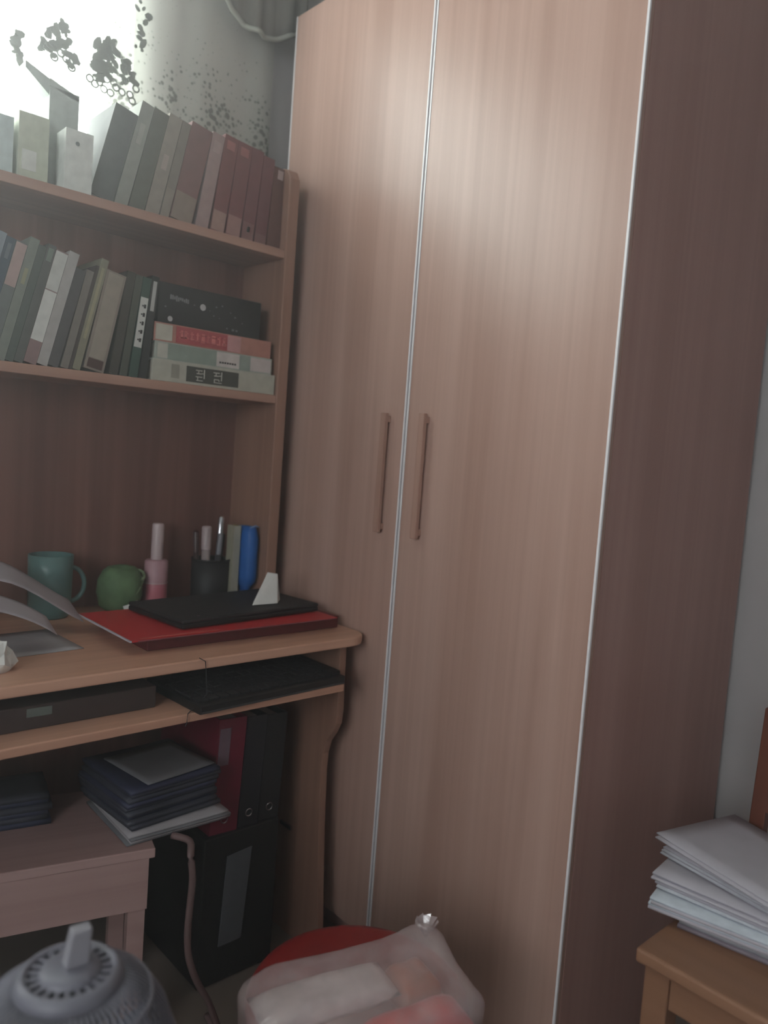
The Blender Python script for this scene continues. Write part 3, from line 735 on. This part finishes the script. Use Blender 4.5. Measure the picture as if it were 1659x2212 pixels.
# ------------------------------------------------------------------ on the tray
t = thing('keyboard', 'flat black keyboard lying on the right half of the pull-out tray', 'keyboard', (.865, 1.295, .6644), math.radians(3))
box(-.185, -.105, 0, .165, .09, .018).build('base', black_pl, t, bevel=.003)
kb = MB()
for r in range(5):
    for k in range(15): kb.box(-.178+k*.0228, -.09+r*.03, .0182, -.178+k*.0228+.019, -.09+r*.03+.024, .0215)
kb.build('keys', black_soft, t)['kind'] = 'stuff'
box(-.183, -.1062, .002, .163, -.1052, .0055).build('trim', cmat((62, 62, 64)), t)
t = thing('flat_case', 'dark brown flat case with a small grey label on the left of the tray', 'case', (.50, 1.33, .6644))
box(-.19, -.07, 0, .14, .14, .040).build('case_body', cmat((58, 46, 44)), t, bevel=.002)
q = at(85, 1537, 1, 1.26)
box(q.x-.5-.020, -.0708, q.z-.6644-.007, q.x-.5+.02, -.0702, q.z-.6644+.007).build('case_label', cmat((96, 104, 100)), t)

# ------------------------------------------------------------------ under the desk
sa = math.radians(-15.5)
st = thing('wooden_stool', 'low wooden stool under the desk carrying a pile of magazines', 'stool', (.42, 1.40, 0), sa)
box(-.26, -.115, .400, .255, .16, .418).build('seat', stool_wood, st, bevel=.002)
box(-.25, -.112, .305, .245, -.098, .3998).build('apron', stool_wood, st)
box(-.25, .14, .305, .245, .154, .3998).build('apron', stool_wood, st)
for sx_ in (-.25, .215):
    for sy_ in (-.0975, .11): box(sx_, sy_, 0, sx_+.03, sy_+.03, .3998).build('leg', stool_wood, st)
def pile(name, label, cat, loc, rot, lx, ly, n, th, m_list, jit, group=None, part='sheet', warp=.0):
    t = thing(name, label, cat, loc, rot, group); z = 0; R = random.Random(hash(label) % 1000 if False else len(label)*7+n)
    for k in range(n):
        dx, dy, a = R.uniform(-jit, jit), R.uniform(-jit, jit), R.uniform(-.02, .02)*jit*60
        ca, sa_ = math.cos(a), math.sin(a); w0 = warp*(k+1)/n; ph_ = R.uniform(0, 6)
        zz = z+th*.92
        def fn(u, v, dx=dx, dy=dy, ca=ca, sa_=sa_, zz=zz, w0=w0):
            x, y = (u-.5)*lx, (v-.5)*ly
            return (x*ca-y*sa_+dx, x*sa_+y*ca+dy, zz+w0*(abs(2*u-1)**2)*.6+w0*.5*math.sin(3*u+1.5*v))
        sheet(10, 6, fn, th*.9, part, m_list[k % len(m_list)], t)
        z += th
    return t, z
mag1 = mat('magazine_dark', (52, 54, 66), .6, .25, 18); mag2 = mat('magazine_grey', (112, 112, 116), .6, .1, 18); mag3 = mat('magazine_blue', (46, 50, 74), .6, .2, 14)
q = at(300, 1815, 2, .42)
pile('magazine_pile', 'lower pile of pale-edged magazines overhanging the right of the low stool', 'magazines', (.70, 1.345, .4185), math.radians(-2), .20, .20, 4, .0045, [mag2, grey_paper], .004, part='magazine', warp=.003)
pile('magazine_pile', 'dark magazines and clothes stacked on the pale-edged magazines', 'magazines', (.69, 1.365, .4410), math.radians(4), .19, .19, 9, .008, [mag1, mag1, mag3], .006, part='magazine', warp=.003)
pile('magazine_pile', 'dark blue folded stack on the left of the low stool', 'magazines', (.40, 1.49, .4185), math.radians(-13), .26, .11, 6, .010, [mag3, mag1], .005, part='magazine', warp=.002)
pile('magazine_pile', 'single grey sheet on top of the dark magazines under the tray', 'paper', (.70, 1.35, .5165), math.radians(8), .15, .15, 1, .003, [mag2], .002, part='sheet', warp=.003)
# computer tower
ct_ = thing('computer_tower', 'black computer tower with a grey front strip standing under the desk', 'computer', (.80, 1.33, 0))
box(0, 0, .008, .185, .40, .335).build('case', black_pl, ct_, bevel=.004)
b = MB(); b.add([(.055, -.0006, .285), (.115, -.0006, .29), (.10, -.0006, .09), (.045, -.0006, .09), (.055, -.003, .285), (.115, -.003, .29), (.10, -.003, .09), (.045, -.003, .09)],
  [(0, 1, 2, 3), (4, 7, 6, 5), (0, 4, 5, 1), (1, 5, 6, 2), (2, 6, 7, 3), (3, 7, 4, 0)]); b.build('front_strip', cmat((84, 86, 92)), ct_)
for (x, y) in ((.02, .02), (.165, .02), (.02, .38), (.165, .38)): MB().lathe([(0, 0), (.012, 0), (.012, .0078), (0, .0078)], 12, (x, y, 0)).build('foot', black_pl, ct_)
# binders on the tower
def binder(label, x, wdt, h, rgb, lab=None, lean=0, y=1.335, clip=False):
    t = thing('ring_binder', label, 'binder', (x, y, .3356), 0, 'binders standing on the computer tower'); t.rotation_euler = (0, lean, 0)
    m = cmat(rgb); c = MB(); c.box(-wdt, 0, 0, 0, .003, h); c.box(-wdt, .003, 0, -wdt+.003, .24, h); c.box(-.003, .003, 0, 0, .24, h); c.build('cover', m, t)
    box(-wdt+.008, .006, .004, -.008, .22, h-.01).build('pages', grey_paper, t)
    if lab: box(-wdt*lab[0], -.001, h*lab[2], -wdt*lab[1], -.0002, h*lab[3]).build('spine_label', cmat((112, 92, 104)), t)
    MB().tube([(-wdt*.5-.007+.014*0, -.001, h*.12)] + [(-wdt*.5+.008*math.cos(q_), -.001, h*.12+.008*math.sin(q_)) for q_ in [PI+2*PI*k/12 for k in range(13)]], .0012, 6).build('finger_ring', chrome, t)
binder('dark red ring binder with a pale spine label, on the computer tower', .8775, .066, .245, (110, 26, 48), lab=(.95, .55, .60, .92), lean=math.radians(2.5))
binder('black ring binder beside the dark red one on the tower', .9295, .050, .24, (30, 30, 38), lean=math.radians(2.5))
binder('black ring binder at the right end of the tower, by the desk side', .983, .052, .235, (26, 26, 30), lean=math.radians(2.5))
q = at(620, 1781, 0, 1.0715)
L(box(1.066, q.y-.022, q.z-.005, 1.0718, q.y+.022, q.z+.005), 'metal_fitting', chrome, dk, off=DO, bevel=.001)
# hanging cable
pts = []
for (px, py) in ((398, 1815), (412, 1850), (416, 1900), (410, 1960), (405, 2020), (408, 2070), (425, 2120), (448, 2160), (468, 2212), (480, 2260)):
    pts.append(at(px, py, 1, 1.175))
def smooth_pts(p, n=4):
    o = []
    for i in range(len(p)-1):
        a, b_, c, d = p[max(i-1, 0)], p[i], p[i+1], p[min(i+2, len(p)-1)]
        for k in range(n):
            u = k/n; o.append(.5*((2*b_)+(-a+c)*u+(2*a-5*b_+4*c-d)*u*u+(-a+3*b_-3*c+d)*u**3))
    return o+[p[-1]]
pts = [p_ for p_ in pts if p_.z > .01]
pts = [Vector((.672, 1.232, .4262)), Vector((.690, 1.200, .424))] + pts[1:] + [Vector((pts[-1].x+.02, 1.19, .0070)), Vector((pts[-1].x+.03, 1.26, .0070))]
tag(MB().tube(smooth_pts(pts), .0065, 8).build('power_cable', cable_m, smooth=True), 'thick brownish cable hanging down in front of the computer tower', 'cable')

# ------------------------------------------------------------------ fan
FX, FY, FZ = .305, .76, 0
fn_ = thing('electric_fan', 'pale grey floor fan with a domed slatted cage at the bottom left', 'fan', (FX, FY, 0))
DZ = .583
MB().lathe([(0, DZ+.012), (.020, DZ+.012), (.029, DZ+.010), (.031, DZ+.004)], 40).build('hub', fan_m, fn_, smooth=True)
MB().lathe([(.042, DZ+.004), (.044, DZ+.008), (.049, DZ+.007), (.053, DZ+.001), (.055, DZ-.006), (.051, DZ-.010), (.042, DZ-.004)], 48).build('rim_ring', fan_m, fn_, smooth=True)
for k in range(22):                       # vent slats between hub and ring
    q = 2*PI*k/22; M = Matrix.Translation((0, 0, DZ+.003)) @ Matrix.Rotation(q, 4, 'Z')
    box(.0300, -.0025, -.002, .0435, .0025, .002, M).build('vent_slat', fan_m, fn_)
MB().lathe([(0, DZ-.012), (.050, DZ-.012), (.050, DZ-.030), (0, DZ-.030)], 32).build('motor', fan_dark, fn_, smooth=False)
# knob
b = MB(); b.prism([(-.012, -.008), (.012, -.010), (.014, .008), (-.010, .010)], 2, 0, .038)
for v in b.v:
    if v.z > .02: v.x = v.x*.85+.005; v.y *= .85
b.build('knob', mat('fan_knob', (140, 138, 146), .4, .03, 20), fn_, bevel=.002, loc=(.004, 0, DZ+.012))
def cagep(s_):
    P_ = [(.050, DZ-.004), (.067, DZ-.012), (.084, DZ-.026), (.100, DZ-.050), (.112, DZ-.085), (.120, DZ-.13), (.123, DZ-.18), (.120, DZ-.23)]
    return P_
cp = cagep(0)
NW = 72
wire = MB(); wire.tube([(r, 0, z) for r, z in cp], .0017, 5); wm = wire.mesh('cage_wire', fan_m, smooth=True)
for k in range(NW):
    o = bpy.data.objects.new('cage_wire', wm); COL.objects.link(o); o.parent = fn_; o.rotation_euler = (0, 0, 2*PI*k/NW)
for (r, z, rr) in ((.084, DZ-.026, .0024), (.112, DZ-.085, .0024), (.1235, DZ-.18, .005)):
    MB().tube([(r*math.cos(2*PI*k/48), r*math.sin(2*PI*k/48), z) for k in range(49)], rr, 6, cap=False).build('cage_ring', fan_m, fn_, smooth=True)
for k in range(5):
    q = 2*PI*k/5; b = MB()
    b.add([(.03, -.018, .006), (.092, -.030, -.008), (.098, .026, .010), (.03, .02, -.006), (.03, -.018, .004), (.092, -.030, -.010), (.098, .026, .008), (.03, .02, -.008)],
          [(0, 1, 2, 3), (4, 7, 6, 5), (0, 4, 5, 1), (1, 5, 6, 2), (2, 6, 7, 3), (3, 7, 4, 0)])
    o = b.build('blade', mat('blade_plastic', (120, 124, 140), .4, .03), fn_, loc=(0, 0, DZ-.10)); o.rotation_euler = (0, 0, q)
MB().lathe([(0, DZ-.08), (.028, DZ-.08), (.03, DZ-.12), (0, DZ-.125)], 24).build('blade_hub', fan_m, fn_, smooth=True)
MB().lathe([(.119, DZ-.232), (.125, DZ-.226), (.125, DZ-.245), (.10, DZ-.27), (.03, DZ-.275), (.022, DZ-.30), (.018, .06), (.03, .04), (.12, .028), (.135, .015), (.135, 0), (0, 0)], 40).build('stand', fan_m, fn_, smooth=True)

# ------------------------------------------------------------------ red stool and bag
RX, RY, RZ = .765, .805, .34
rs = thing('plastic_stool', 'round red plastic stool at the bottom centre under the clear bag', 'stool', (RX, RY, 0))
MB().lathe([(0, RZ-.003), (.12, RZ-.002), (.150, RZ), (.163, RZ-.004), (.170, RZ-.016), (.167, RZ-.03), (.161, RZ-.03), (.161, RZ-.012), (0, RZ-.010)], 48).build('seat', red_pl, rs, smooth=True)
for k in range(4):
    q = PI/4+PI/2*k; c_, s_ = math.cos(q), math.sin(q); b = MB()
    for (r0, z0) in ((.158, RZ-.02), (.19, 0)):
        for (dr_, dt) in ((0, -.045), (0, .045), (-.012, .045), (-.012, -.045)):
            rr = r0+dr_; b.v.append(Vector((rr*c_-dt*s_, rr*s_+dt*c_, z0)))
    b.f = [(0, 1, 2, 3), (7, 6, 5, 4), (0, 4, 5, 1), (1, 5, 6, 2), (2, 6, 7, 3), (3, 7, 4, 0)]
    b.build('leg', red_pl, rs, bevel=.003)
MB().tube([(  .176*math.cos(2*PI*k/40), .176*math.sin(2*PI*k/40), .15) for k in range(41)], .008, 6, cap=False).build('brace_ring', red_pl, rs, smooth=True)
def bag_mat():
    m = bpy.data.materials.new('clear_bag_plastic'); m.use_nodes = True; nt = m.node_tree
    nt.nodes.remove(nt.nodes['Principled BSDF'])
    t_ = nt.nodes.new('ShaderNodeBsdfTransparent'); d = nt.nodes.new('ShaderNodeBsdfDiffuse'); g = nt.nodes.new('ShaderNodeBsdfGlossy')
    tc = nt.nodes.new('ShaderNodeTexCoord'); nz = nt.nodes.new('ShaderNodeTexNoise'); nz.inputs['Scale'].default_value = 26; nz.inputs['Detail'].default_value = 4
    nt.links.new(tc.outputs['Object'], nz.inputs['Vector'])
    bp = nt.nodes.new('ShaderNodeBump'); bp.inputs['Strength'].default_value = .9; bp.inputs['Distance'].default_value = .01
    nt.links.new(nz.outputs['Fac'], bp.inputs['Height']); nt.links.new(bp.outputs[0], g.inputs['Normal'])
    d.inputs[0].default_value = srgb(214, 196, 200)+(1,); g.inputs['Roughness'].default_value = .18
    a = nt.nodes.new('ShaderNodeMixShader'); a.inputs[0].default_value = .30
    nt.links.new(d.outputs[0], a.inputs[1]); nt.links.new(g.outputs[0], a.inputs[2])
    mr = nt.nodes.new('ShaderNodeMapRange'); mr.inputs[1].default_value = .35; mr.inputs[2].default_value = .65; mr.inputs[3].default_value = .30; mr.inputs[4].default_value = .48
    nt.links.new(nz.outputs['Fac'], mr.inputs[0])
    mx = nt.nodes.new('ShaderNodeMixShader'); nt.links.new(mr.outputs[0], mx.inputs[0])
    nt.links.new(t_.outputs[0], mx.inputs[1]); nt.links.new(a.outputs[0], mx.inputs[2])
    nt.links.new(mx.outputs[0], nt.nodes['Material Output'].inputs[0]); return m
BAGR = math.radians(-15.5)
bg_ = thing('plastic_bag', 'crinkled clear plastic bag of red packets resting on the red stool', 'bag', (.690, .718, RZ+.0005), BAGR)
b = MB(); nu, nv = 44, 26
for j in range(nv+1):
    v = -PI/2+PI*j/nv
    for i in range(nu):
        u = 2*PI*i/nu; cu_, su = math.cos(u), math.sin(u); cv, sv_ = math.cos(v), math.sin(v)
        e1 = lambda t_, e_: math.copysign(abs(t_)**e_, t_)
        p = Vector((.158*e1(cv, .3)*e1(cu_, .35), .095*e1(cv, .3)*e1(su, .35), .047+.045*e1(sv_, .4)))
        n_ = noise.noise(p*14)*.006+noise.noise(p*40)*.003
        p += Vector((p.x, p.y, 0)).normalized()*n_ if Vector((p.x, p.y, 0)).length > .01 else Vector()
        p.z += noise.noise(p*22+Vector((3, 1, 0)))*.006*(p.z/.09)
        if p.x > .09 and p.z > .05 and p.y > 0: p.z += (p.x-.09)*.35
        p.z = max(p.z, .001)
        b.v.append(p)
for j in range(nv):
    for i in range(nu):
        i2 = (i+1) % nu; b.f.append((j*nu+i, j*nu+i2, (j+1)*nu+i2, (j+1)*nu+i))
b.build('bag_film', bag_mat(), bg_, smooth=True)
b = MB()
for k in range(9):
    q = 2*PI*k/9; b.add([(0, 0, 0), (.018*math.cos(q), .018*math.sin(q), .028), (.018*math.cos(q+.7), .018*math.sin(q+.7), .024), (.001, .001, 0), (.018*math.cos(q)+.001, .018*math.sin(q), .029), (.018*math.cos(q+.7)+.001, .018*math.sin(q+.7), .025)],
      [(0, 1, 2), (3, 5, 4), (0, 3, 4, 1), (1, 4, 5, 2), (2, 5, 3, 0)])
b.build('gathered_top', bg_.children[0].data.materials[0], bg_, loc=(.140, .070, .080))
def packet(label, x, y, z, lx, ly, lz, rz, rgb, part='packet_body'):
    Mx = Matrix.Translation(bg_.location) @ Matrix.Rotation(BAGR, 4, 'Z'); l = Mx @ Vector((x, y, z))
    t = thing('packet', label, 'packet', l, BAGR+rz, 'packets inside the clear bag')
    b_ = MB(); n1, n2 = 12, 8; vs_ = []; fs_ = []
    for s_ in (1, -1):
        for j in range(n2+1):
            for i in range(n1+1):
                u, v = i/n1*2-1, j/n2*2-1
                hgt = ((1-u**4)*(1-v**4))**.5; vs_.append((u*lx/2, v*ly/2, lz/2+s_*(lz/2-.001)*hgt*(1+.18*noise.noise(Vector((u*2, v*2, z*40+s_))))*.85))
    N = (n1+1)*(n2+1)
    for l_ in (0, 1):
        for j in range(n2):
            for i in range(n1):
                a = l_*N+j*(n1+1)+i; fs_.append((a, a+1, a+n1+2, a+n1+1))
    b_.add(vs_, fs_); b_.build(part, mat('packet_%d_%d_%d' % rgb, rgb, .35, .18, 20), t, smooth=True)
    box(-lx*.22, -ly*.3, lz*.5, lx*.22, ly*.3, lz*.5+.001).build('packet_print', cmat((206, 190, 170)), t) if False else None
packet('red packet at the front right inside the clear bag', .060, -.052, .003, .165, .070, .070, .03, (196, 30, 40))
packet('dark pink packet at the left front inside the clear bag', -.085, -.050, .003, .10, .070, .056, -.05, (150, 60, 72))
packet('broad whitish packet along the rear top of the clear bag', -.040, .032, .040, .200, .075, .040, .02, (200, 190, 190))
packet('orange-brown packet at the right rear corner of the clear bag', .100, .034, .003, .070, .075, .066, .05, (168, 92, 66))

# ------------------------------------------------------------------ chair with papers
chx, chy = 1.045, .02
SZ = .45
ch = thing('wooden_chair', 'light wooden chair with a dark backrest at the bottom right, holding papers', 'chair', (1.26, .28, 0))
CO = (1.26, .28, 0)
L(box(1.050, .070, SZ-.022, 1.455, .515, SZ), 'seat', chair_wood, ch, off=CO, bevel=.004)
L(box(1.066, .12, SZ-.075, 1.084, .465, SZ-.0222), 'apron', chair_wood, ch, off=CO)
L(box(1.10, .48, SZ-.075, 1.42, .498, SZ-.0222), 'apron', chair_wood, ch, off=CO)
L(box(1.10, .088, SZ-.075, 1.42, .106, SZ-.0222), 'apron', chair_wood, ch, off=CO)
for (x, y) in ((1.062, .466), (1.062, .082), (1.415, .466), (1.415, .082)):
    L(box(x, y, 0, x+.038, y+.038, SZ-.0222), 'leg', chair_wood, ch, off=CO, bevel=.002)
L(box(1.07, .12, .16, 1.09, .465, .185), 'stretcher', chair_wood, ch, off=CO)
for y in (.072, .492):
    b = MB(); b.add([(1.432, y, SZ+.0002), (1.456, y, SZ+.0002), (1.456, y+.026, SZ+.0002), (1.432, y+.026, SZ+.0002), (1.458, y, .742), (1.484, y, .742), (1.484, y+.026, .742), (1.458, y+.026, .742)],
      [(0, 3, 2, 1), (4, 5, 6, 7), (0, 1, 5, 4), (1, 2, 6, 5), (2, 3, 7, 6), (3, 0, 4, 7)])
    L(b, 'back_post', chair_dark, ch, off=CO, bevel=.002)
b = MB(); b.add([(1.440, .0985, .56), (1.456, .0985, .56), (1.456, .4915, .56), (1.440, .4915, .56), (1.457, .0985, .735), (1.473, .0985, .735), (1.473, .4915, .735), (1.457, .4915, .735)],
      [(0, 3, 2, 1), (4, 5, 6, 7), (0, 1, 5, 4), (1, 2, 6, 5), (2, 3, 7, 6), (3, 0, 4, 7)])
L(b, 'backrest', chair_dark, ch, off=CO)
GP = 'papers stacked on the wooden chair'
pa = [white_paper]
def paper_stack(label, corner, ang, lx, ly, z, n, th, mats, jit, warp):
    """corner = back left corner; ang = direction of the long edge"""
    u = Vector((math.cos(ang), math.sin(ang))); v = Vector((-u.y, u.x))
    c_ = Vector(corner)+u*lx/2+v*ly/2
    t, zz = pile('paper_stack', label, 'papers', (c_.x, c_.y, z), ang, lx, ly, n, th, mats, jit, GP, warp=warp)
    return z+zz+warp*1.3
z = SZ+.0006
z = paper_stack('mauve-grey booklet at the very bottom of the paper stack', (1.150, .500), math.radians(-80), .30, .23, z, 3, .006, [cmat((128, 118, 128)), cmat((150, 150, 156))], .002, .0)
z = paper_stack('white bundle jutting out left near the bottom of the paper stack', (1.128, .540), math.radians(-79), .31, .22, z+.0005, 4, .004, [white_paper, cmat((190, 196, 206))], .004, .0015)
z = paper_stack('loose grey-white sheets in the middle of the paper stack', (1.165, .555), math.radians(-84), .30, .215, z+.0005, 6, .0032, [cmat((186, 188, 196)), white_paper], .008, .003)
z = paper_stack('thin pale sheets set back under the top sheet of the paper stack', (1.225, .575), math.radians(-100), .30, .190, z+.0015, 4, .0026, [cmat((176, 176, 184)), white_paper], .006, .003)
z = paper_stack('broad topmost sheets of the paper stack, curling at the left corner', (1.235, .590), math.radians(-106), .33, .195, z+.0018, 3, .0024, [white_paper], .004, .006)
